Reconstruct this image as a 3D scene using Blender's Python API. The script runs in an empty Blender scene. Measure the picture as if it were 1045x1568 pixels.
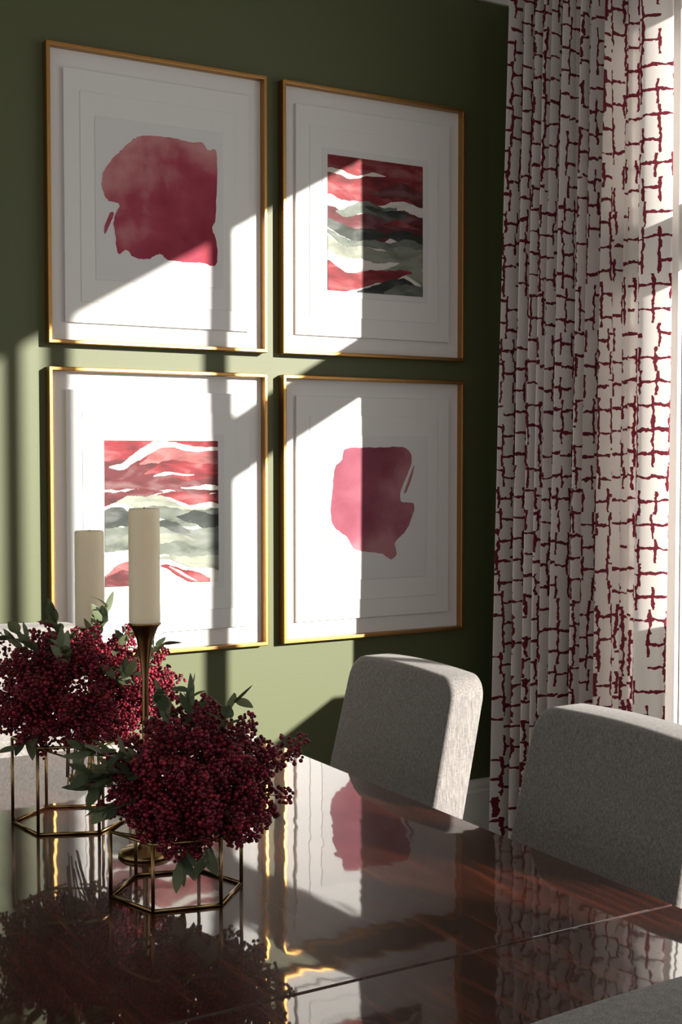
import bpy, bmesh, math, random
import numpy as np
from mathutils import Vector, Matrix
from mathutils.geometry import delaunay_2d_cdt
random.seed(7); np.random.seed(7)
S=bpy.context.scene
COL=S.collection

# ---------------------------------------------------------------- helpers
def link(o,parent=None):
    COL.objects.link(o)
    if parent: o.parent=parent
    return o
def empty(name,loc=(0,0,0),rz=0):
    o=bpy.data.objects.new(name,None); o.empty_display_size=.05
    o.location=loc; o.rotation_euler=(0,0,rz); return link(o)
def mesh_obj(name,verts,faces,mat=None,parent=None,smooth=False,bevel=0,bseg=2):
    me=bpy.data.meshes.new(name)
    me.from_pydata([tuple(v) for v in verts],[],[tuple(f) for f in faces]); me.update()
    if smooth: me.polygons.foreach_set('use_smooth',[True]*len(me.polygons))
    if mat: me.materials.append(mat)
    o=bpy.data.objects.new(name,me); link(o,parent)
    if bevel:
        b=o.modifiers.new('bevel','BEVEL'); b.width=bevel; b.segments=bseg; b.limit_method='ANGLE'
    return o
BF=[(0,3,2,1),(4,5,6,7),(0,1,5,4),(1,2,6,5),(2,3,7,6),(3,0,4,7)]
def box_vf(lo,hi):
    x0,y0,z0=lo;x1,y1,z1=hi
    return [(x0,y0,z0),(x1,y0,z0),(x1,y1,z0),(x0,y1,z0),(x0,y0,z1),(x1,y0,z1),(x1,y1,z1),(x0,y1,z1)],BF
def merge(parts):
    V=[];F=[]
    for v,f in parts:
        n=len(V); V+=list(v); F+=[tuple(i+n for i in q) for q in f]
    return V,F
def boxes(name,lst,mat,parent=None,bevel=0):
    v,f=merge([box_vf(a,b) for a,b in lst]); return mesh_obj(name,v,f,mat,parent,bevel=bevel)
def tube_vf(p,q,r,r2=None,n=8):
    p=Vector(p);q=Vector(q); r2=r if r2 is None else r2
    d=(q-p).normalized(); a=d.orthogonal().normalized(); b=d.cross(a)
    V=[];F=[]
    for c,rr in ((p,r),(q,r2)):
        for i in range(n):
            t=2*math.pi*i/n; V.append(c+a*math.cos(t)*rr+b*math.sin(t)*rr)
    for i in range(n): F.append((i,(i+1)%n,n+(i+1)%n,n+i))
    F.append(tuple(range(n-1,-1,-1)));F.append(tuple(range(n,2*n)))
    return V,F
def lathe_vf(prof,n=40,c=(0,0)):
    V=[];F=[]
    for r,z in prof:
        for i in range(n):
            t=2*math.pi*i/n; V.append((c[0]+r*math.cos(t),c[1]+r*math.sin(t),z))
    for k in range(len(prof)-1):
        for i in range(n):
            F.append((k*n+i,k*n+(i+1)%n,(k+1)*n+(i+1)%n,(k+1)*n+i))
    F.append(tuple(range(n-1,-1,-1)));m=(len(prof)-1)*n;F.append(tuple(range(m,m+n)))
    return V,F

# ---------------------------------------------------------------- materials
def new_mat(name):
    m=bpy.data.materials.new(name); m.use_nodes=True
    nt=m.node_tree; b=nt.nodes['Principled BSDF']; return m,nt,b
def N(nt,t,**k):
    n=nt.nodes.new(t)
    for a,v in k.items(): setattr(n,a,v)
    return n
def mathn(nt,op,a,b=None,c=None):
    n=N(nt,'ShaderNodeMath',operation=op)
    for i,v in enumerate((a,b,c)):
        if v is None: continue
        if isinstance(v,(int,float)): n.inputs[i].default_value=v
        else: nt.links.new(v,n.inputs[i])
    return n.outputs[0]
def simple(name,col,rough=.6,metal=0,bump=0,scale=40,var=0,coord='Object',coat=0):
    m,nt,b=new_mat(name)
    b.inputs['Base Color'].default_value=(*col,1); b.inputs['Roughness'].default_value=rough
    b.inputs['Metallic'].default_value=metal; b.inputs['Coat Weight'].default_value=coat
    tc=N(nt,'ShaderNodeTexCoord'); no=N(nt,'ShaderNodeTexNoise'); no.inputs['Scale'].default_value=scale
    no.inputs['Detail'].default_value=4
    nt.links.new(tc.outputs[coord],no.inputs['Vector'])
    if bump:
        bp=N(nt,'ShaderNodeBump'); bp.inputs['Strength'].default_value=bump; bp.inputs['Distance'].default_value=.002
        nt.links.new(no.outputs['Fac'],bp.inputs['Height']); nt.links.new(bp.outputs['Normal'],b.inputs['Normal'])
    if var:
        mx=N(nt,'ShaderNodeMix',data_type='RGBA')
        mx.inputs['A'].default_value=(*[c*(1-var) for c in col],1); mx.inputs['B'].default_value=(*[min(1,c*(1+var)) for c in col],1)
        nt.links.new(no.outputs['Fac'],mx.inputs['Factor']); nt.links.new(mx.outputs['Result'],b.inputs['Base Color'])
    return m
M_wall=simple('green_paint',(.083,.098,.038),.55,bump=.08,scale=120,var=.04)
M_trim=simple('white_trim_paint',(.80,.79,.76),.4,var=.03)
M_ceil=simple('ceiling_paint',(.6,.58,.54),.8,var=.03)
M_gold=simple('gold_leaf',(.42,.225,.075),.40,metal=1,bump=.15,scale=60,var=.12)
M_brass=simple('aged_brass',(.30,.19,.085),.25,metal=1,var=.15,scale=30)
M_mat=simple('white_mat_board',(.75,.75,.745),.7,var=.015)
M_paper=simple('watercolour_paper',(.70,.70,.705),.8,bump=.2,scale=200,var=.015)
M_wax=simple('ivory_wax',(.92,.80,.58),.45,var=.03)
wb=M_wax.node_tree.nodes['Principled BSDF']; wb.inputs['Subsurface Weight'].default_value=.35
wb.inputs['Subsurface Radius'].default_value=(.02,.012,.006); wb.inputs['Subsurface Scale'].default_value=1
M_stem=simple('stem_brown',(.09,.05,.03),.6,var=.2)
M_wick=simple('wick_black',(.02,.02,.02),.9)
M_leg=simple('dark_leg_wood',(.04,.018,.01),.35,var=.2)

def fabric():
    m,nt,b=new_mat('grey_linen_weave')
    tc=N(nt,'ShaderNodeTexCoord')
    def thread(scale,k):
        mp=N(nt,'ShaderNodeMapping'); mp.inputs['Scale'].default_value=scale; nt.links.new(tc.outputs['Object'],mp.inputs['Vector'])
        n1=N(nt,'ShaderNodeTexNoise'); n1.inputs['Scale'].default_value=k; n1.inputs['Detail'].default_value=1
        nt.links.new(mp.outputs[0],n1.inputs['Vector']); return n1.outputs['Fac']
    s=mathn(nt,'ADD',mathn(nt,'MULTIPLY',thread((1,1,.06),560),.7),mathn(nt,'MULTIPLY',thread((.2,.2,1),560),.3))
    cr=N(nt,'ShaderNodeValToRGB'); nt.links.new(s,cr.inputs[0])
    cr.color_ramp.elements[0].position=.36; cr.color_ramp.elements[0].color=(.135,.126,.121,1)
    cr.color_ramp.elements[1].position=.64; cr.color_ramp.elements[1].color=(.275,.258,.248,1)
    nt.links.new(cr.outputs[0],b.inputs['Base Color']); b.inputs['Roughness'].default_value=.9
    b.inputs['Sheen Weight'].default_value=.1
    bp=N(nt,'ShaderNodeBump'); bp.inputs['Strength'].default_value=.3; bp.inputs['Distance'].default_value=.001
    nt.links.new(s,bp.inputs['Height']); nt.links.new(bp.outputs[0],b.inputs['Normal'])
    return m
M_fab=fabric()

def wood_table():
    m,nt,b=new_mat('polished_mahogany')
    tc=N(nt,'ShaderNodeTexCoord')
    mp=N(nt,'ShaderNodeMapping'); mp.inputs['Scale'].default_value=(30,1.8,3); nt.links.new(tc.outputs['Object'],mp.inputs['Vector'])
    n1=N(nt,'ShaderNodeTexNoise'); n1.inputs['Scale'].default_value=2.0; n1.inputs['Detail'].default_value=8; n1.inputs['Distortion'].default_value=.6
    nt.links.new(mp.outputs[0],n1.inputs['Vector'])
    cr=N(nt,'ShaderNodeValToRGB'); nt.links.new(n1.outputs['Fac'],cr.inputs[0])
    e=cr.color_ramp.elements; e[0].position=.30; e[0].color=(.014,.0040,.0025,1); e[1].position=.78; e[1].color=(.105,.025,.009,1)
    k=e.new(.54); k.color=(.040,.0095,.0048,1)
    nt.links.new(cr.outputs[0],b.inputs['Base Color']); b.inputs['Roughness'].default_value=.4
    b.inputs['Specular IOR Level'].default_value=.05
    b.inputs['Coat Weight'].default_value=1; b.inputs['Coat Roughness'].default_value=.03; b.inputs['Coat IOR'].default_value=1.55
    mp2=N(nt,'ShaderNodeMapping'); mp2.inputs['Scale'].default_value=(9,3,3); nt.links.new(tc.outputs['Object'],mp2.inputs['Vector'])
    n2=N(nt,'ShaderNodeTexNoise'); n2.inputs['Scale'].default_value=1.2; n2.inputs['Detail'].default_value=2; nt.links.new(mp2.outputs[0],n2.inputs['Vector'])
    bp=N(nt,'ShaderNodeBump'); bp.inputs['Strength'].default_value=.25; bp.inputs['Distance'].default_value=.002
    nt.links.new(n2.outputs['Fac'],bp.inputs['Height']); nt.links.new(bp.outputs[0],b.inputs['Coat Normal']); nt.links.new(bp.outputs[0],b.inputs['Normal'])
    return m
M_table=wood_table()

def floor_mat():
    m,nt,b=new_mat('oak_floorboards')
    tc=N(nt,'ShaderNodeTexCoord'); br=N(nt,'ShaderNodeTexBrick'); nt.links.new(tc.outputs['Object'],br.inputs['Vector'])
    br.inputs['Scale'].default_value=1; br.inputs['Brick Width'].default_value=1.4; br.inputs['Row Height'].default_value=.12
    br.inputs['Mortar Size'].default_value=.002; br.inputs['Color1'].default_value=(.12,.06,.03,1); br.inputs['Color2'].default_value=(.17,.09,.045,1)
    br.inputs['Mortar'].default_value=(.02,.01,.005,1)
    nt.links.new(br.outputs['Color'],b.inputs['Base Color']); b.inputs['Roughness'].default_value=.35
    return m
M_floor=floor_mat()

def curtain_mat():
    m,nt,b=new_mat('printed_curtain_fabric')
    uv=N(nt,'ShaderNodeUVMap'); uv.uv_map='UVMap'
    no=N(nt,'ShaderNodeTexNoise'); no.inputs['Scale'].default_value=30; no.inputs['Detail'].default_value=3
    nt.links.new(uv.outputs[0],no.inputs['Vector'])
    sub=N(nt,'ShaderNodeVectorMath',operation='SUBTRACT'); nt.links.new(no.outputs['Color'],sub.inputs[0]); sub.inputs[1].default_value=(.5,.5,.5)
    sc=N(nt,'ShaderNodeVectorMath',operation='SCALE'); nt.links.new(sub.outputs[0],sc.inputs[0]); sc.inputs['Scale'].default_value=.022
    ad=N(nt,'ShaderNodeVectorMath',operation='ADD'); nt.links.new(uv.outputs[0],ad.inputs[0]); nt.links.new(sc.outputs[0],ad.inputs[1])
    sep=N(nt,'ShaderNodeSeparateXYZ'); nt.links.new(ad.outputs[0],sep.inputs[0])
    cw,ch=.053,.076
    def h1(v,seed,w=None):
        wn=N(nt,'ShaderNodeTexWhiteNoise',noise_dimensions='3D'); cb=N(nt,'ShaderNodeCombineXYZ'); nt.links.new(v,cb.inputs[0]); cb.inputs[1].default_value=seed
        if w is not None: nt.links.new(w,cb.inputs[2])
        nt.links.new(cb.outputs[0],wn.inputs['Vector']); return wn.outputs['Value']
    v0=mathn(nt,'DIVIDE',sep.outputs[1],ch)
    u0=mathn(nt,'DIVIDE',sep.outputs[0],cw)
    row=mathn(nt,'FLOOR',v0)
    rowj=mathn(nt,'MULTIPLY_ADD',h1(row,3.3),.5,-.25)
    u=mathn(nt,'ADD',u0,rowj); ui=mathn(nt,'FLOOR',u); uf=mathn(nt,'SUBTRACT',u,ui)
    v=mathn(nt,'ADD',v0,mathn(nt,'MULTIPLY',h1(ui,8.1),.6)); vi=mathn(nt,'FLOOR',v); vf=mathn(nt,'SUBTRACT',v,vi)
    du=mathn(nt,'MULTIPLY',mathn(nt,'MINIMUM',uf,mathn(nt,'SUBTRACT',1,uf)),cw)
    dv=mathn(nt,'MULTIPLY',mathn(nt,'MINIMUM',vf,mathn(nt,'SUBTRACT',1,vf)),ch)
    # drop some strokes so the lattice opens into a maze
    ru=mathn(nt,'FLOOR',mathn(nt,'ADD',u,.5)); rv=mathn(nt,'FLOOR',mathn(nt,'ADD',v,.5))
    du=mathn(nt,'ADD',du,mathn(nt,'LESS_THAN',h1(ru,5.7,row),.13))
    dv=mathn(nt,'ADD',dv,mathn(nt,'LESS_THAN',h1(ui,1.9,rv),.15))
    n2=N(nt,'ShaderNodeTexNoise'); n2.inputs['Scale'].default_value=46; n2.inputs['Detail'].default_value=3; nt.links.new(uv.outputs[0],n2.inputs['Vector'])
    hw=mathn(nt,'MULTIPLY_ADD',n2.outputs['Fac'],.0150,-.0030)
    k=mathn(nt,'SUBTRACT',1,mathn(nt,'MINIMUM',1,mathn(nt,'DIVIDE',mathn(nt,'ADD',du,dv),.013)))
    hw2=mathn(nt,'ADD',hw,mathn(nt,'MULTIPLY',k,.0035))
    d=mathn(nt,'MINIMUM',du,dv)
    mask=mathn(nt,'LESS_THAN',d,hw2)
    mx=N(nt,'ShaderNodeMix',data_type='RGBA'); nt.links.new(mask,mx.inputs['Factor'])
    mx.inputs['A'].default_value=(.80,.77,.74,1); mx.inputs['B'].default_value=(.15,.009,.024,1)
    nt.links.new(mx.outputs['Result'],b.inputs['Base Color']); b.inputs['Roughness'].default_value=.9
    tr=N(nt,'ShaderNodeBsdfTranslucent'); nt.links.new(mx.outputs['Result'],tr.inputs['Color'])
    ms=N(nt,'ShaderNodeMixShader'); ms.inputs[0].default_value=.25
    nt.links.new(b.outputs[0],ms.inputs[1]); nt.links.new(tr.outputs[0],ms.inputs[2])
    nt.links.new(ms.outputs[0],nt.nodes['Material Output'].inputs['Surface'])
    wv=N(nt,'ShaderNodeTexNoise'); wv.inputs['Scale'].default_value=500; nt.links.new(uv.outputs[0],wv.inputs['Vector'])
    bp=N(nt,'ShaderNodeBump'); bp.inputs['Strength'].default_value=.3; bp.inputs['Distance'].default_value=.001
    nt.links.new(wv.outputs['Fac'],bp.inputs['Height']); nt.links.new(bp.outputs[0],b.inputs['Normal'])
    return m
M_curt=curtain_mat()

def blob_mat(name,seed,light,dark,angle):
    m,nt,b=new_mat(name)
    tc=N(nt,'ShaderNodeTexCoord'); mp=N(nt,'ShaderNodeMapping'); mp.inputs['Location'].default_value=(seed,seed*2,0)
    nt.links.new(tc.outputs['Object'],mp.inputs['Vector'])
    n1=N(nt,'ShaderNodeTexNoise'); n1.inputs['Scale'].default_value=7; n1.inputs['Detail'].default_value=6; n1.inputs['Distortion'].default_value=.3
    nt.links.new(mp.outputs[0],n1.inputs['Vector'])
    n2=N(nt,'ShaderNodeTexVoronoi'); n2.inputs['Scale'].default_value=8; n2.feature='SMOOTH_F1'; nt.links.new(mp.outputs[0],n2.inputs['Vector'])
    sep=N(nt,'ShaderNodeSeparateXYZ'); nt.links.new(tc.outputs['Object'],sep.inputs[0])
    g=mathn(nt,'ADD',mathn(nt,'MULTIPLY',sep.outputs[0],math.cos(angle)*1.7),mathn(nt,'MULTIPLY',sep.outputs[2],math.sin(angle)*1.7))
    f=mathn(nt,'ADD',mathn(nt,'ADD',mathn(nt,'MULTIPLY',n1.outputs['Fac'],1.4),g),mathn(nt,'MULTIPLY',n2.outputs['Distance'],-.5))
    cr=N(nt,'ShaderNodeValToRGB'); nt.links.new(f,cr.inputs[0])
    e=cr.color_ramp.elements; e[0].position=.12; e[0].color=(*light,1); e[1].position=.95; e[1].color=(*dark,1)
    mid=[(light[i]*dark[i])**.5 for i in range(3)]; k=e.new(.5); k.color=(*mid,1)
    nt.links.new(cr.outputs[0],b.inputs['Base Color']); b.inputs['Roughness'].default_value=.75
    return m
M_blobA=blob_mat('crimson_wash',1.3,(.56,.25,.25),(.22,.006,.024),-.8)
M_blobB=blob_mat('rose_wash',4.1,(.42,.18,.20),(.17,.022,.048),2.6)

def stroke_mat(name,col,amt=.55):
    m,nt,b=new_mat(name)
    tc=N(nt,'ShaderNodeTexCoord'); mp=N(nt,'ShaderNodeMapping'); mp.inputs['Scale'].default_value=(9,1,24); mp.inputs['Location'].default_value=(col[0]*37,0,col[1]*53)
    nt.links.new(tc.outputs['Object'],mp.inputs['Vector'])
    n=N(nt,'ShaderNodeTexNoise'); n.inputs['Scale'].default_value=1; n.inputs['Detail'].default_value=6; n.inputs['Distortion'].default_value=.5
    nt.links.new(mp.outputs[0],n.inputs['Vector'])
    cr=N(nt,'ShaderNodeValToRGB'); nt.links.new(n.outputs['Fac'],cr.inputs[0])
    e=cr.color_ramp.elements; e[0].position=.32; e[0].color=(*[c*(1-amt) for c in col],1)
    e[1].position=.68; e[1].color=(*[c+(.62-c)*.22*amt for c in col],1); k=e.new(.5); k.color=(*col,1)
    nt.links.new(cr.outputs[0],b.inputs['Base Color']); b.inputs['Roughness'].default_value=.75
    return m
INK={'R':stroke_mat('ink_crimson',(.20,.012,.019)),'D':stroke_mat('ink_oxblood',(.10,.012,.016)),'P':stroke_mat('ink_dusty_rose',(.29,.085,.085),.45),
 'G':stroke_mat('ink_grey_green',(.115,.135,.112)),'K':stroke_mat('ink_dark_green',(.026,.034,.029)),'S':stroke_mat('ink_sage',(.235,.255,.205),.4),
 'W':stroke_mat('ink_warm_white',(.66,.635,.59),.12)}

# ---------------------------------------------------------------- room shell
XW=3.12; CE=3.345; YB=-10
boxes('floor',[((-2.2,YB,-.1),(XW+.12,.12,0))],M_floor)
boxes('ceiling',[((-2.2,YB,CE),(XW+.12,.12,CE+.1))],M_ceil)
boxes('wall_back',[((-2.2,0,0),(XW+.12,.12,CE))],M_wall)
ZT,ZS=2.989,1.06; ZL=.30; YM=-1.33
W1=(-5.00,-.90); W2=(-5.74,-5.18)
piers=[(W1[1],0),(W2[1],W1[0]),(YB,W2[0])]
lst=[((XW,YB,ZT),(XW+.12,0,CE)),((XW,YB,0),(XW+.12,YM,ZS-.03)),((XW,YM,0),(XW+.12,0,ZL-.03))]
for a,b_ in piers: lst.append(((XW,a,(ZL if b_==0 else ZS)-.03),(XW+.12,b_,ZT)))
boxes('wall_right',lst,M_wall)
def baseboard_back():
    prof=[(0,0),(-.022,0),(-.022,.20),(-.016,.208),(-.016,.222),(-.008,.243),(0,.245)]
    V=[];F=[]
    for x in (-2.2,XW):
        for y,z in prof: V.append((x,y,z))
    n=len(prof)
    for i in range(n-1): F.append((i,i+1,n+i+1,n+i))
    return mesh_obj('baseboard_back',V,F,M_trim)
baseboard_back()
boxes('baseboard_right',[((XW-.022,YB,0),(XW,-.022,.21)),((XW-.014,YB,.21),(XW,-.022,.245))],M_trim,bevel=.003)
def crown(name,along,lo,hi):
    prof=[(0,3.178),(.015,3.178),(.02,3.20),(.05,3.23),(.085,3.295),(.10,3.315),(.11,3.345),(0,3.345)]
    V=[];F=[];n=len(prof)
    for t in (lo,hi):
        for d,z in prof: V.append((t,-d,z) if along=='x' else (XW-d,t,z))
    for i in range(n): F.append((i,(i+1)%n,n+(i+1)%n,n+i))
    return mesh_obj(name,V,F,M_trim)
crown('trim_1','x',-2.2,XW); crown('trim_2','y',YB,-.0)
def window(name,y0,y1,vbars,hbars,low=None,panes_x=(XW,XW+.04)):
    e=empty(name,(0,0,0)); xa,xb=panes_x
    c=.06; zr=ZL if low else ZS
    cas=[((XW-.02,y0-c,ZS),(XW,y0,ZT+c)),((XW-.02,y1,zr),(XW,y1+c,ZT+c)),((XW-.02,y0,ZT),(XW,y1,ZT+c))]
    boxes('casing',cas,M_trim,e,bevel=.003)
    sl=[((XW-.03,y0-c,ZS-.03),(XW+.12,low if low else y1,ZS))]
    if low: sl.append(((XW-.012,low,ZL-.03),(XW+.12,y1,ZL)))
    boxes('sill',sl,M_trim,e,bevel=.004)
    boxes('jamb_lining',[((XW,y1-.006,zr),(XW+.12,y1+.002,ZT)),((XW,y0-.002,ZS),(XW+.12,y0+.006,ZT))],M_trim,e)
    bars=[]
    for yc,w in vbars: bars.append(((xa,yc-w/2,ZS),(xb,yc+w/2,ZT)))
    for ya,yb,za,zb in hbars: bars.append(((xa,ya,za),(xb,yb,zb)))
    boxes('sash_bars',bars,M_trim,e,bevel=.003)
window('window_1',W1[0],W1[1],[(-2.22,.10),(-3.175,.086),(-3.43,.05)],[(-2.17,W1[1],2.105,2.30)],low=YM)
window('window_2',W2[0],W2[1],[],[(W2[0],W2[1],2.15,2.19)])

# ---------------------------------------------------------------- curtain
def curtain():
    ZB,ZTp=.02,3.13; nz=46
    nu=640; nf=540
    ts=np.linspace(0,1,nf)
    f=np.interp(ts,[0,.2,.5,.8,1],[11.5,12.5,11,8,6.5])
    phase=np.cumsum(f)/nf*2*math.pi
    phase+=.5*np.sin(ts*23)+.3*np.sin(ts*41+1)
    amp=.052+.013*np.sin(ts*17+.5)+.009*np.sin(ts*31)
    amp*=np.interp(ts,[0,.8,1],[1,1,.6])
    rows=[]
    for j in range(nz+1):
        h=j/nz; z=ZTp+(ZB-ZTp)*h
        y0=-.21+.06*h; y1=-.875
        a=amp*(.8+.4*h)
        ph_=phase+.35*math.sin(h*3.1)+.25*np.sin(ts*9+h*4)*h
        s=np.sin(ph_)
        x=2.982+a*(s+.18*np.sin(2*ph_+.6))
        y=y0+(y1-y0)*ts+.014*np.cos(ph_)*(1+.6*h)
        t2=np.linspace(0,1,nu-nf+1)[1:]
        kx=np.array([x[-1],2.935,2.926,2.952,2.980,3.000,3.004]); ky=np.array([y[-1],-.880,-.900,-.932,-.958,-.973,-.95])
        kx[1:]+= .006*math.sin(h*5); tt=np.linspace(0,1,7)
        xp=np.interp(t2,tt,kx); yp=np.interp(t2,tt,ky)
        x=np.concatenate([x,xp]); y=np.concatenate([y,yp])
        for _ in range(60):
            x[nf-30:-1]=(x[nf-31:-2]+2*x[nf-30:-1]+x[nf-29:])/4; y[nf-30:-1]=(y[nf-31:-2]+2*y[nf-30:-1]+y[nf-29:])/4
        rows.append((x,y,np.full(nu,z)))
    xm,ym,_=rows[nz//2]
    s=np.concatenate([[0],np.cumsum(np.hypot(np.diff(xm),np.diff(ym)))])
    V=[];
    for x,y,z in rows: V+=list(zip(x,y,z))
    F=[]
    for j in range(nz):
        for i in range(nu-1):
            a=j*nu+i; F.append((a,a+1,a+nu+1,a+nu))
    o=mesh_obj('curtain',V,F,M_curt,smooth=True)
    me=o.data; uvl=me.uv_layers.new(name='UVMap')
    vi=np.zeros(len(me.loops),dtype=np.int32); me.loops.foreach_get('vertex_index',vi)
    uv=np.zeros((len(me.loops),2)); uv[:,0]=s[vi%nu]
    zz=np.array([v[2] for v in V]); uv[:,1]=zz[vi]
    uvl.data.foreach_set('uv',uv.ravel())
    return o
curtain()
v,f=merge([tube_vf((2.978,-.19,3.162),(2.978,-5.2,3.162),.011,n=16),tube_vf((2.978,-.2,3.162),(2.978,-.17,3.162),.016,n=16),
           tube_vf((2.978,-.24,3.162),(3.12,-.24,3.162),.007),tube_vf((2.978,-5.1,3.162),(3.12,-5.1,3.162),.007)]+
          [tube_vf((2.978,-.22-.085*i,3.133),(2.978,-.22-.085*i,3.162),.003,n=6) for i in range(9)])
mesh_obj('curtain_rod',v,f,M_brass,smooth=False)

# ---------------------------------------------------------------- framed art
def blob_outline(pts,n=6,j=.0016,seed=1):
    rnd=random.Random(seed); out=[]
    m=len(pts)
    for i in range(m):
        p0,p1,p2,p3=[pts[(i+k)%m] for k in (-1,0,1,2)]
        for k in range(n):
            t=k/n
            q=[.5*((2*p1[c])+(-p0[c]+p2[c])*t+(2*p0[c]-5*p1[c]+4*p2[c]-p3[c])*t*t+(-p0[c]+3*p1[c]-3*p2[c]+p3[c])*t**3) for c in (0,1)]
            out.append((q[0]+rnd.uniform(-j,j),q[1]+rnd.uniform(-j,j)))
    return out
def flat_poly(name,pts,y,mat,parent):
    P=[Vector(p) for p in pts]
    vs,es,fs,_,_,_=delaunay_2d_cdt(P,[(i,(i+1)%len(P)) for i in range(len(P))],[],1,1e-6)
    return mesh_obj(name,[(p.x,y,p.y) for p in vs],[tuple(q) for q in fs],mat,parent)
FW,FH=.765,.928
def ring_vf(w,h,t,y0,y1):
    a,b=w/2,h/2; c,d=a-t,b-t; V=[];F=[]
    for y in (y0,y1):
        V+=[(-a,y,-b),(a,y,-b),(a,y,b),(-a,y,b),(-c,y,-d),(c,y,-d),(c,y,d),(-c,y,d)]
    for i in range(4):
        j=(i+1)%4
        F+=[(i,j,4+j,4+i),(8+j,8+i,12+i,12+j),(j,i,8+i,8+j),(4+i,4+j,12+j,12+i)]
    return V,F
# brush strokes: colour, [(u%, v% centre, half thickness %) ...] on a 40 x 47 cm sheet, u from left, v from top
ART2=[('R',[(0,9,10),(30,8,9),(60,9,10),(100,10,11)]),
 ('W',[(0,13,1.4),(15,11,2.2),(32,13,1.0),(48,10,1.4),(60,11,.2)]),
 ('R',[(0,24,7),(25,23,8),(50,25,8),(75,22,9),(100,24,9)]),
 ('D',[(45,25,1),(62,22,5),(85,24,6),(100,26,7)]),
 ('D',[(0,46,8),(25,50,9),(55,50,10),(80,47,9),(100,48,10)]),
 ('W',[(0,36,3),(14,34,2.5),(28,33,2.2),(48,35,.8),(70,33,1.6),(100,32,1.5)]),
 ('G',[(8,41,.5),(20,39,3.5),(40,35,5),(56,38,4),(72,37,1)]),
 ('K',[(38,35,.3),(52,38,3),(66,42,4.5),(80,41,1.5),(88,40,.3)]),
 ('K',[(0,51,3),(18,54,5),(40,57,5),(60,55,2),(75,58,4),(100,56,4)]),
 ('R',[(55,48,.3),(70,47,2.2),(85,49,1.6),(98,48,.3)]),
 ('G',[(0,58,2),(12,61,2.5),(40,63,3),(70,64,3),(100,62,4)]),
 ('S',[(0,68,6),(30,71,6),(60,73,6),(100,71,8)]),
 ('W',[(0,75,3),(20,77,4),(45,79,3),(65,78,1.5),(80,79,.3)]),
 ('S',[(50,84,.5),(70,82,4),(100,84,6)]),
 ('R',[(0,90,10),(20,91,7.5),(45,88,5),(70,86,4),(88,84,1)]),
 ('K',[(30,98,.5),(50,97,3),(66,93,5),(82,92,2),(92,93,.4)]),
 ('G',[(58,99,1),(75,98,3),(100,96,6)])]
ART3=[('R',[(0,9,10),(35,8,10),(70,9,10),(100,10,12)]),
 ('D',[(0,22,10),(30,24,10),(60,26,11),(100,26,11)]),
 ('W',[(4,17,.4),(14,18,2.5),(26,11,3.0),(42,6,3.8),(58,4,2),(75,4,1.5),(100,5,2)]),
 ('P',[(30,16,.8),(45,13,4.5),(65,11,5),(85,12,4),(100,13,3)]),
 ('R',[(34,23,.5),(50,21,5),(75,20,6),(100,20,5)]),
 ('W',[(42,26,.3),(52,25,1.3),(65,24,.9),(78,22,.2)]),
 ('D',[(0,38,5),(18,39,4),(35,36,3),(50,38,1)]),
 ('W',[(66,33,.3),(78,31,1.2),(90,32,2.2),(100,33,1)]),
 ('R',[(40,40,.5),(60,40,3),(86,39,3.5),(100,40,4)]),
 ('S',[(10,42,.5),(24,41,4),(42,45,6.5),(60,49,4),(78,48,3),(100,49,1)]),
 ('K',[(0,54,8),(14,52,7),(26,56,5),(36,58,1),(42,58,.3)]),
 ('G',[(26,49,.5),(38,50,4),(60,54,6),(80,53,5),(100,54,8)]),
 ('K',[(62,54,.4),(78,52,5),(90,56,6),(100,55,4)]),
 ('G',[(0,67,8),(25,66,8),(50,68,9),(75,70,9),(100,70,9)]),
 ('S',[(8,68,.5),(24,66,3),(48,70,4),(70,68,2),(84,70,.4)]),
 ('K',[(34,62,.3),(48,60,2.5),(62,61,4),(74,63,.6)]),
 ('G',[(25,78,.6),(50,78,4),(75,78,5),(100,79,7)]),
 ('S',[(45,84,1),(70,83,3),(100,86,5)]),
 ('P',[(0,92,2),(12,89,4.5),(26,86,2.5),(38,85,.3)]),
 ('D',[(0,97,6),(14,94,6),(30,97,4),(44,99,1)]),
 ('R',[(48,89,.3),(60,92,3.2),(78,94,3.5),(92,98,2)]),
 ('W',[(55,90,.2),(66,93,1),(80,97,.4)])]
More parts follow.
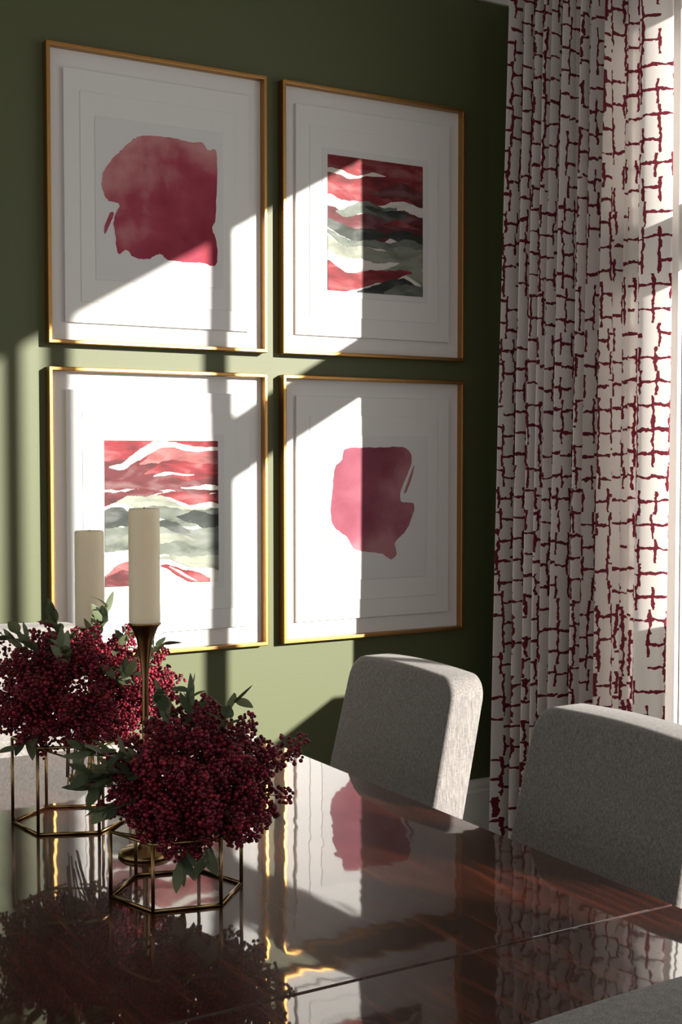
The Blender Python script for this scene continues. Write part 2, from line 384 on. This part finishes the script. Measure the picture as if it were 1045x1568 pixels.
def strokes(parent,data,y,seed):
    rnd=random.Random(seed); w,h=.40,.47
    s0=rnd.uniform(0,6)
    warp=lambda t: 1.6*np.sin(t*.07+s0)+.9*np.sin(t*.15+s0*2)
    for idx,(ink,pts) in enumerate(data):
        us=[p[0] for p in pts]; n=max(16,int((us[-1]-us[0])*1.1))
        tt=np.linspace(us[0],us[-1],n)
        vc=np.interp(tt,us,[p[1] for p in pts]); hh=np.interp(tt,us,[p[2] for p in pts])
        for _ in range(14):
            vc[1:-1]=(vc[:-2]+2*vc[1:-1]+vc[2:])/4; hh[1:-1]=(hh[:-2]+2*hh[1:-1]+hh[2:])/4
        p1,p2,p3=[rnd.uniform(0,6) for _ in range(3)]
        f1,f2=rnd.uniform(.10,.2),rnd.uniform(.12,.24)
        amp=np.minimum(1,hh/2.5)
        top=vc-hh+warp(tt)+amp*(.8*np.sin(tt*f1+p1)+.25*np.sin(tt*.6+p2)+np.array([rnd.uniform(-.4,.4)*rnd.random() for _ in tt]))
        bot=vc+hh+warp(tt)+amp*(.8*np.sin(tt*f2+p3)+.25*np.sin(tt*.5+p1)+np.array([rnd.uniform(-.4,.4)*rnd.random() for _ in tt]))
        m=(top+bot)/2; top=np.minimum(top,m-.08); bot=np.maximum(bot,m+.08)
        if us[0]==0 and us[-1]==100 and pts[0][1]-pts[0][2]<1: top[:]=0
        if max(p[1]+p[2] for p in pts)>99: bot=np.where(hh+vc>98.5,100,bot)
        top=np.clip(top,0,100); bot=np.clip(bot,0,100)
        V=[];F=[]
        yy=y-.00012*(idx+1)
        for k in range(n):
            x=(tt[k]/100-.5)*w
            V.append((x,yy,(.5-top[k]/100)*h)); V.append((x,yy,(.5-bot[k]/100)*h))
        for k in range(n-1): F.append((2*k,2*k+1,2*k+3,2*k+2))
        mesh_obj('brush_stroke_%d'%(idx+1),V,F,INK[ink],parent)
def picture(xc,zc,kind,n):
    e=empty('framed_artwork',(xc,0,zc))
    v,f=ring_vf(FW,FH,.013,-.038,-.001); mesh_obj('gold_frame',v,f,M_gold,e,bevel=.0025)
    def slab(nm,w,h,y0,y1,mat):
        v,f=box_vf((-w/2,y0,-h/2),(w/2,y1,h/2)); mesh_obj(nm,v,f,mat,e,bevel=.0008)
    slab('backing_mat',FW-.024,FH-.024,-.008,-.002,M_mat)
    slab('outer_mat',FW-.12,FH-.14,-.020,-.008,M_mat)
    slab('middle_mat',FW-.225,FH-.272,-.0225,-.020,M_mat)
    slab('paper_sheet',FW-.32,FH-.415,-.0245,-.0225,M_paper)
    y=-.0250
    k=.45/195
    def P(px,py,cx,cy,sl): return ((px-cx)*k,-(py-cy-(px-cx)*sl)*k*.92)
    if kind=='blobA':
        L=[(182,243),(197,228),(215,219),(255,220),(290,227),(305,226),(315,238),(328,241),(328,300),(326,345),(321,358),(328,380),(327,415),(305,412),(275,410),(250,405),(240,397),(222,404),(202,402),(190,390),(178,396),(174,370),(172,345),(180,322),(162,315),(155,295),(157,275),(168,258)]
        pts=[P(a,b,242,322,.10) for a,b in L]; flat_poly('paint_wash',blob_outline(pts,seed=n),y,M_blobA,e)
        pts=[P(a,b,242,322,.10) for a,b in [(162,345),(167,334),(172,336),(166,352),(159,366),(158,356)]]; flat_poly('paint_fleck',blob_outline(pts,j=.0006,seed=n+9),y,M_blobA,e)
    elif kind=='blobB':
        L=[(513,688),(520,682),(560,681),(600,680),(614,686),(618,700),(614,716),(606,734),(600,752),(603,764),(622,768),(618,790),(606,812),(592,826),(594,845),(584,851),(570,842),(545,838),(528,832),(518,815),(500,800),(494,780),(497,740),(500,712),(510,700)]
        kk=.40/145
        pts=[((a-562)*kk,-(b-772)*kk*.86) for a,b in L]; flat_poly('paint_wash',blob_outline(pts,seed=n),y,M_blobB,e)
        pts=[((a-562)*kk,-(b-772)*kk*.86) for a,b in [(618,716),(622,708),(618,728),(610,748),(606,750),(612,732)]]; flat_poly('paint_fleck',blob_outline(pts,j=.0005,seed=n+5),y,M_blobB,e)
    else:
        v,f=box_vf((-.20,y,-.235),(.20,-.0245,.235)); mesh_obj('print_sheet',v,f,INK['W'],e)
        strokes(e,ART2 if kind=='st2' else ART3,y,n)
XC=(1.6725,2.4965); ZC=(2.2935,1.294)
picture(XC[0],ZC[0],'blobA',1); picture(XC[1],ZC[0],'st2',2)
picture(XC[0],ZC[1],'st3',3); picture(XC[1],ZC[1],'blobB',4)

# ---------------------------------------------------------------- table
tb=empty('dining_table',(.955,0,0))
TX=.575; Y0,Y1,YS=-2.826,-.892,-2.475
def tslab(nm,ya,yb):
    v,f=box_vf((-TX,ya,.712),(TX,yb,.75)); mesh_obj(nm,v,f,M_table,tb,bevel=.004,bseg=3)
tslab('top_panel',YS+.0006,Y1); tslab('top_leaf',Y0,YS-.0006)
boxes('apron',[((-.47,Y0+.12,.645),(.47,Y0+.14,.712)),((-.47,Y1-.14,.645),(.47,Y1-.12,.712)),((-.49,Y0+.12,.645),(-.47,Y1-.12,.712)),((.47,Y0+.12,.645),(.49,Y1-.12,.712))],M_table,tb,bevel=.002)
for i,yy in enumerate((-1.55,-2.15)):
    prof=[(.19,0),(.20,.015),(.19,.035),(.08,.055),(.05,.09),(.045,.16),(.075,.25),(.085,.32),(.06,.42),(.04,.50),(.045,.58),(.09,.66),(.12,.70),(.12,.713)]
    v,f=lathe_vf(prof,36,(0,yy)); mesh_obj('pedestal_%d'%(i+1),v,f,M_table,tb,smooth=True)

# ---------------------------------------------------------------- chairs
def back_mesh(W,zb,zt,T,lean,parent):
    r=.06; pts=[]
    wb=W/2+.014
    pts.append((-wb,zb)); pts.append((-(wb+W/2)/2,(zb+zt)/2))
    for k in range(9):
        t=math.pi-k*math.pi/2/8; pts.append((-W/2+r+r*math.cos(t),zt-r+r*math.sin(t)))
    for k in range(1,8):
        x=-W/2+r+(W-2*r)*k/8; pts.append((x,zt+.006*math.sin(math.pi*k/8)))
    for k in range(9):
        t=math.pi/2-k*math.pi/2/8; pts.append((W/2-r+r*math.cos(t),zt-r+r*math.sin(t)))
    pts.append(((wb+W/2)/2,(zb+zt)/2)); pts.append((wb,zb))
    n=len(pts)
    e=.012; seq=[]
    for k in range(5):
        t=math.pi/2*k/4; seq.append((e-e*math.cos(t), e-e*math.sin(t)))
    front=[(-d,i) for d,i in seq]
    rear=[(-(T-d),i) for d,i in reversed(seq)]
    V=[];F=[]
    for yy,ins in front+rear:
        for x,z in pts:
            xx=x*(1-ins/(W/2)); zz=z-ins*(1 if z>zb+.05 else 0)*min(1,(z-zb)/(zt-zb))
            V.append((xx,yy-(zz-.46)*lean,zz))
    m=len(front+rear)
    for a in range(m-1):
        for i in range(n):
            j=(i+1)%n; F.append((a*n+i,a*n+j,(a+1)*n+j,(a+1)*n+i))
    F.append(tuple(range(n-1,-1,-1))); F.append(tuple(range((m-1)*n,m*n)))
    o=mesh_obj('back_cushion',V,F,M_fab,parent,smooth=True)
    bm=bmesh.new(); bm.from_mesh(o.data); bmesh.ops.recalc_face_normals(bm,faces=bm.faces); bm.to_mesh(o.data); bm.free()
    o.data.polygons[-1].use_smooth=False; o.data.polygons[-2].use_smooth=False
def chair(loc,rz,W=.483,zt=.945):
    e=empty('dining_chair',(loc[0],loc[1],0),rz)
    back_mesh(W,.40,zt,.100,.23,e)
    v,f=box_vf((-W/2-.014,-.02,.36),(W/2+.014,.41,.47)); mesh_obj('seat',v,f,M_fab,e,bevel=.025,bseg=4)
    parts=[]
    for sx in (-1,1):
        for yy in (.02,.37):
            parts.append(tube_vf((sx*(W/2-.02),yy,.37),(sx*(W/2-.015),yy+(-.05 if yy<.1 else 0),0),.022,.014,12))
    v,f=merge(parts); mesh_obj('legs',v,f,M_leg,e)
    return e
chair((1.705,-1.226),math.pi/2)
chair((1.675,-2.045),math.pi/2)
chair((1.03,-.574),math.pi,.50,1.0)
chair((.955,-2.935),0,.506)

# ---------------------------------------------------------------- candles
def candle_set(x,y,zc,zt,r):
    prof=[(.050,.75),(.051,.754),(.045,.760),(.016,.766),(.008,.775),(.006,.80),(.006,zc-.10),(.009,zc-.07),(.015,zc-.03),(.024,zc-.008),(.030,zc-.002),(.030,zc),(.010,zc)]
    v,f=lathe_vf(prof,32); o=mesh_obj('brass_candlestick',v,f,M_brass,smooth=True); o.location=(x,y,0)
    p=[(r*.96,zc),(r,zc+.003)]+[(r*(1+.006*math.sin(k*1.7)),zc+(zt-zc)*k/12) for k in range(1,12)]+[(r,zt-.004),(r*.93,zt),(r*.8,zt-.001),(r*.55,zt-.005),(r*.1,zt-.006)]
    v,f=lathe_vf(p,40); e=empty('pillar_candle',(x,y,0)); mesh_obj('wax_body',v,f,M_wax,e,smooth=True)
    v,f=tube_vf((0,0,zt-.007),(.001,.001,zt+.002),.001); mesh_obj('wick',v,f,M_wick,e)
candle_set(.894,-1.788,1.175,1.383,.0283)
candle_set(1.006,-1.185,1.094,1.310,.033)

# ---------------------------------------------------------------- flowers
def berry_mat():
    m,nt,b=new_mat('burgundy_berries')
    g=N(nt,'ShaderNodeNewGeometry'); cr=N(nt,'ShaderNodeValToRGB'); nt.links.new(g.outputs['Random Per Island'],cr.inputs[0])
    e=cr.color_ramp.elements; e[0].color=(.050,.002,.008,1); e[1].color=(.32,.018,.040,1); k=e.new(.6); k.color=(.15,.006,.018,1)
    nt.links.new(cr.outputs[0],b.inputs['Base Color']); b.inputs['Roughness'].default_value=.40; b.inputs['Specular IOR Level'].default_value=.35
    return m
M_berry=berry_mat()
def leaf_mat():
    m,nt,b=new_mat('eucalyptus_leaf')
    g=N(nt,'ShaderNodeNewGeometry'); cr=N(nt,'ShaderNodeValToRGB'); nt.links.new(g.outputs['Random Per Island'],cr.inputs[0])
    e=cr.color_ramp.elements; e[0].color=(.045,.070,.034,1); e[1].color=(.22,.26,.14,1)
    nt.links.new(cr.outputs[0],b.inputs['Base Color']); b.inputs['Roughness'].default_value=.5
    tr=N(nt,'ShaderNodeBsdfTranslucent'); nt.links.new(cr.outputs[0],tr.inputs['Color']); ms=N(nt,'ShaderNodeMixShader'); ms.inputs[0].default_value=.3
    nt.links.new(b.outputs[0],ms.inputs[1]); nt.links.new(tr.outputs[0],ms.inputs[2]); nt.links.new(ms.outputs[0],nt.nodes['Material Output'].inputs['Surface'])
    return m
M_leaf=leaf_mat()
bm=bmesh.new(); bmesh.ops.create_icosphere(bm,subdivisions=2,radius=1); ICO_V=np.array([v.co[:] for v in bm.verts]); ICO_F=np.array([[v.index for v in f.verts] for f in bm.faces]); bm.free()
def arrangement(x,y,rot,hexr,hexh,fc,rad,nspray,cover,leaf_dirs,extra,seed):
    rnd=random.Random(seed)
    e=empty('berry_arrangement',(x,y,.75))
    parts=[]; H=[Vector((hexr*math.cos(rot+i*math.pi/3),hexr*math.sin(rot+i*math.pi/3),0)) for i in range(6)]
    for i in range(6):
        a,b_=H[i],H[(i+1)%6]
        up=Vector((0,0,hexh)); z0=Vector((0,0,.003))
        parts.append(tube_vf(a+z0,b_+z0,.0030)); parts.append(tube_vf(a+up,b_+up,.0030)); parts.append(tube_vf(a,a+up,.0033))
        parts.append(tube_vf(a+up,(a*.25)+up*.8,.002))
    v,f=merge(parts); mesh_obj('brass_hexagon_stand',v,f,M_brass,e,smooth=True)
    fcv=Vector(fc); rx,ry,rz=rad
    cents=[];rads=[];stems=[]
    dirs=[]
    ga=math.pi*(3-5**.5)
    for i in range(nspray):
        zz=1-(i+.5)/nspray*cover; rr=math.sqrt(max(0,1-zz*zz)); t=i*ga
        dirs.append((Vector((rr*math.cos(t)+rnd.gauss(0,.12),rr*math.sin(t)+rnd.gauss(0,.12),zz+rnd.gauss(0,.1))),rnd.uniform(.86,1.06)))
    dirs+=[(Vector(d),s) for d,s in extra]
    for d,s in dirs:
        d=d.normalized(); tip=fcv+Vector((d.x*rx,d.y*ry,d.z*rz))*s
        base=fcv+Vector((d.x*rx,d.y*ry,d.z*rz))*.30+Vector((0,0,-.01))
        ax=tip-base; L=ax.length; o1=ax.orthogonal().normalized(); o2=ax.normalized().cross(o1)
        nb=int(70*(.6+.5*s))
        stems.append(tube_vf(base,tip,.0012,.0006,5))
        for k in range(nb):
            t=(k+.5)/nb; t=.25+.75*t; w=.031*math.sin(math.pi*min(1,(1.08-t)*1.3)*.5)**.8+.002
            q=rnd.uniform(0,2*math.pi); rr=w*math.sqrt(rnd.random())
            c=base+ax*t+o1*math.cos(q)*rr+o2*math.sin(q)*rr
            cents.append(c[:]); rads.append(rnd.uniform(.0030,.0047)*(1.05-.25*t))
            if rr>w*.75 and rnd.random()<.2: stems.append(tube_vf(base+ax*(t-.1),c,.0006,.0004,4))
    C=np.array(cents);Rr=np.array(rads)
    V=(ICO_V[None]*Rr[:,None,None]+C[:,None,:]).reshape(-1,3)
    F=(ICO_F[None]+(np.arange(len(C))*len(ICO_V))[:,None,None]).reshape(-1,3)
    mesh_obj('berries',V.tolist(),F.tolist(),M_berry,e,smooth=True)
    for i in range(9):
        a=rnd.uniform(0,6.28); stems.append(tube_vf(Vector((math.cos(a)*.010,math.sin(a)*.010,.06+rnd.uniform(0,.04))),fcv+Vector((math.cos(a)*.03,math.sin(a)*.03,-.03)),.0018,.0016,6))
    v,f=merge(stems); mesh_obj('stems',v,f,M_stem,e)
    LV=[];LF=[]
    def leaf(p,d,l,w,up):
        d=d.normalized(); side=d.cross(up)
        side=side.normalized() if side.length>.01 else d.orthogonal().normalized()
        nrm=side.cross(d).normalized(); n0=len(LV); ns=7
        bend=rnd.uniform(-.35,.35); cup=rnd.uniform(.1,.3)
        for i in range(ns+1):
            t=i/ns; ww=w*(math.sin(math.pi*(t**.8))**.75)*.5 if 0<t<1 else .0006
            c=p+d*l*t+nrm*(bend*l*t*t)
            LV.extend([c-side*ww+nrm*ww*cup,c,c+side*ww+nrm*ww*cup])
        for i in range(ns):
            a=n0+i*3; LF.extend([(a,a+1,a+4,a+3),(a+1,a+2,a+5,a+4)])
    lst=[]
    for d,s,cnt in leaf_dirs:
        d=Vector(d).normalized(); base=fcv+Vector((d.x*rx,d.y*ry,d.z*rz))*.7; tip=fcv+Vector((d.x*rx,d.y*ry,d.z*rz))*s
        lst.append(tube_vf(base,tip,.0014,.0007,5))
        for k in range(cnt):
            t=(k+.5)/cnt; p=base.lerp(tip,t)
            dd=d+Vector((rnd.gauss(0,.7),rnd.gauss(0,.7),rnd.gauss(0,.55)))
            leaf(p,dd,rnd.uniform(.030,.050),rnd.uniform(.016,.024),Vector((rnd.gauss(0,.5),rnd.gauss(0,.5),1)))
    mesh_obj('leaves',LV,LF,M_leaf,e,smooth=True)
    v,f=merge(lst); mesh_obj('leaf_twigs',v,f,M_stem,e)
Rv=Vector((.861,-.509,0)); Fv=Vector((.509,.861,0)); U=Vector((0,0,1))
def D(r,f,u): return tuple(Rv*r+Fv*f+U*u)
arrangement(.862,-2.003,-.237,.110,.11,(.022,-.014,.190),(.158,.158,.128),104,1.98,
   [(D(-1,-.2,.4),1.25,10),(D(-1,-.5,.2),1.2,11),(D(-1,-.4,.0),1.2,9),(D(-.8,-.7,.3),1.12,8),(D(-.3,-.1,1),1.2,9),(D(.0,-.2,1),1.25,10),(D(.4,-.2,.9),1.25,8),(D(-.7,-.6,.5),1.15,9),(D(-.8,-.6,-.2),1.12,7),(D(-.1,-.3,-1),1.1,7),(D(.2,-.5,-.8),1.1,5)],
   [(D(1,0,.45),1.34),(D(1,-.1,.3),1.22),(D(.15,-.1,1),1.15),(D(.6,-.2,.8),1.15),(D(.8,-.5,-.4),1.1),(D(1,-.1,-.2),1.1)],3)
arrangement(.851,-1.505,-.39,.115,.17,(.020,-.010,.265),(.205,.185,.130),124,1.9,
   [(D(-.7,-.1,.8),1.25,9),(D(-.2,-.2,1),1.25,11),(D(.2,.0,1),1.3,11),(D(.5,-.2,.8),1.25,10),(D(.7,-.2,.6),1.15,8),(D(-.4,-.4,.8),1.2,9),(D(.5,-.6,.3),1.1,8),(D(0,-.7,.7),1.15,8),(D(-.4,-.6,-.6),1.1,5)],
   [(D(-.8,0,.7),1.15),(D(-.3,-.2,1),1.15),(D(.2,-.3,1),1.1),(D(-1,-.2,-.1),1.1)],8)

# ---------------------------------------------------------------- lighting
sd=Vector((-.57,1,-.33)).normalized()
sl=bpy.data.lights.new('sun','SUN'); sl.energy=12.8; sl.angle=.012; sl.color=(1,.94,.85)
so=bpy.data.objects.new('sun',sl); so.rotation_euler=sd.to_track_quat('-Z','Y').to_euler(); so.location=(8,-12,6); link(so)
w=bpy.data.worlds.new('sky'); S.world=w; w.use_nodes=True; nt=w.node_tree; bg=nt.nodes['Background']
tc=N(nt,'ShaderNodeTexCoord'); sp=N(nt,'ShaderNodeSeparateXYZ'); nt.links.new(tc.outputs['Generated'],sp.inputs[0])
cr=N(nt,'ShaderNodeValToRGB'); fx=mathn(nt,'MULTIPLY_ADD',sp.outputs[0],.5,.5); nt.links.new(fx,cr.inputs[0])
cr.color_ramp.elements[0].position=.45; cr.color_ramp.elements[0].color=(.425,.425,.415,1)
cr.color_ramp.elements[1].position=.75; cr.color_ramp.elements[1].color=(1,.98,.94,1)
nt.links.new(cr.outputs[0],bg.inputs['Color']); bg.inputs['Strength'].default_value=1.45

# ---------------------------------------------------------------- camera
cd=bpy.data.cameras.new('camera'); cam=bpy.data.objects.new('camera',cd); link(cam)
cd.sensor_fit='HORIZONTAL'; cd.sensor_width=36; cd.lens=36*2000/1045
yaw=math.radians(30.6); pitch=math.radians(-2.4)
cam.location=(0,-4,1.475)
dv=Vector((math.sin(yaw)*math.cos(pitch),math.cos(yaw)*math.cos(pitch),math.sin(pitch)))
cam.rotation_euler=dv.to_track_quat('-Z','Y').to_euler(); cd.clip_start=.02
S.camera=cam
S.view_settings.view_transform='Standard'; S.view_settings.look='None'
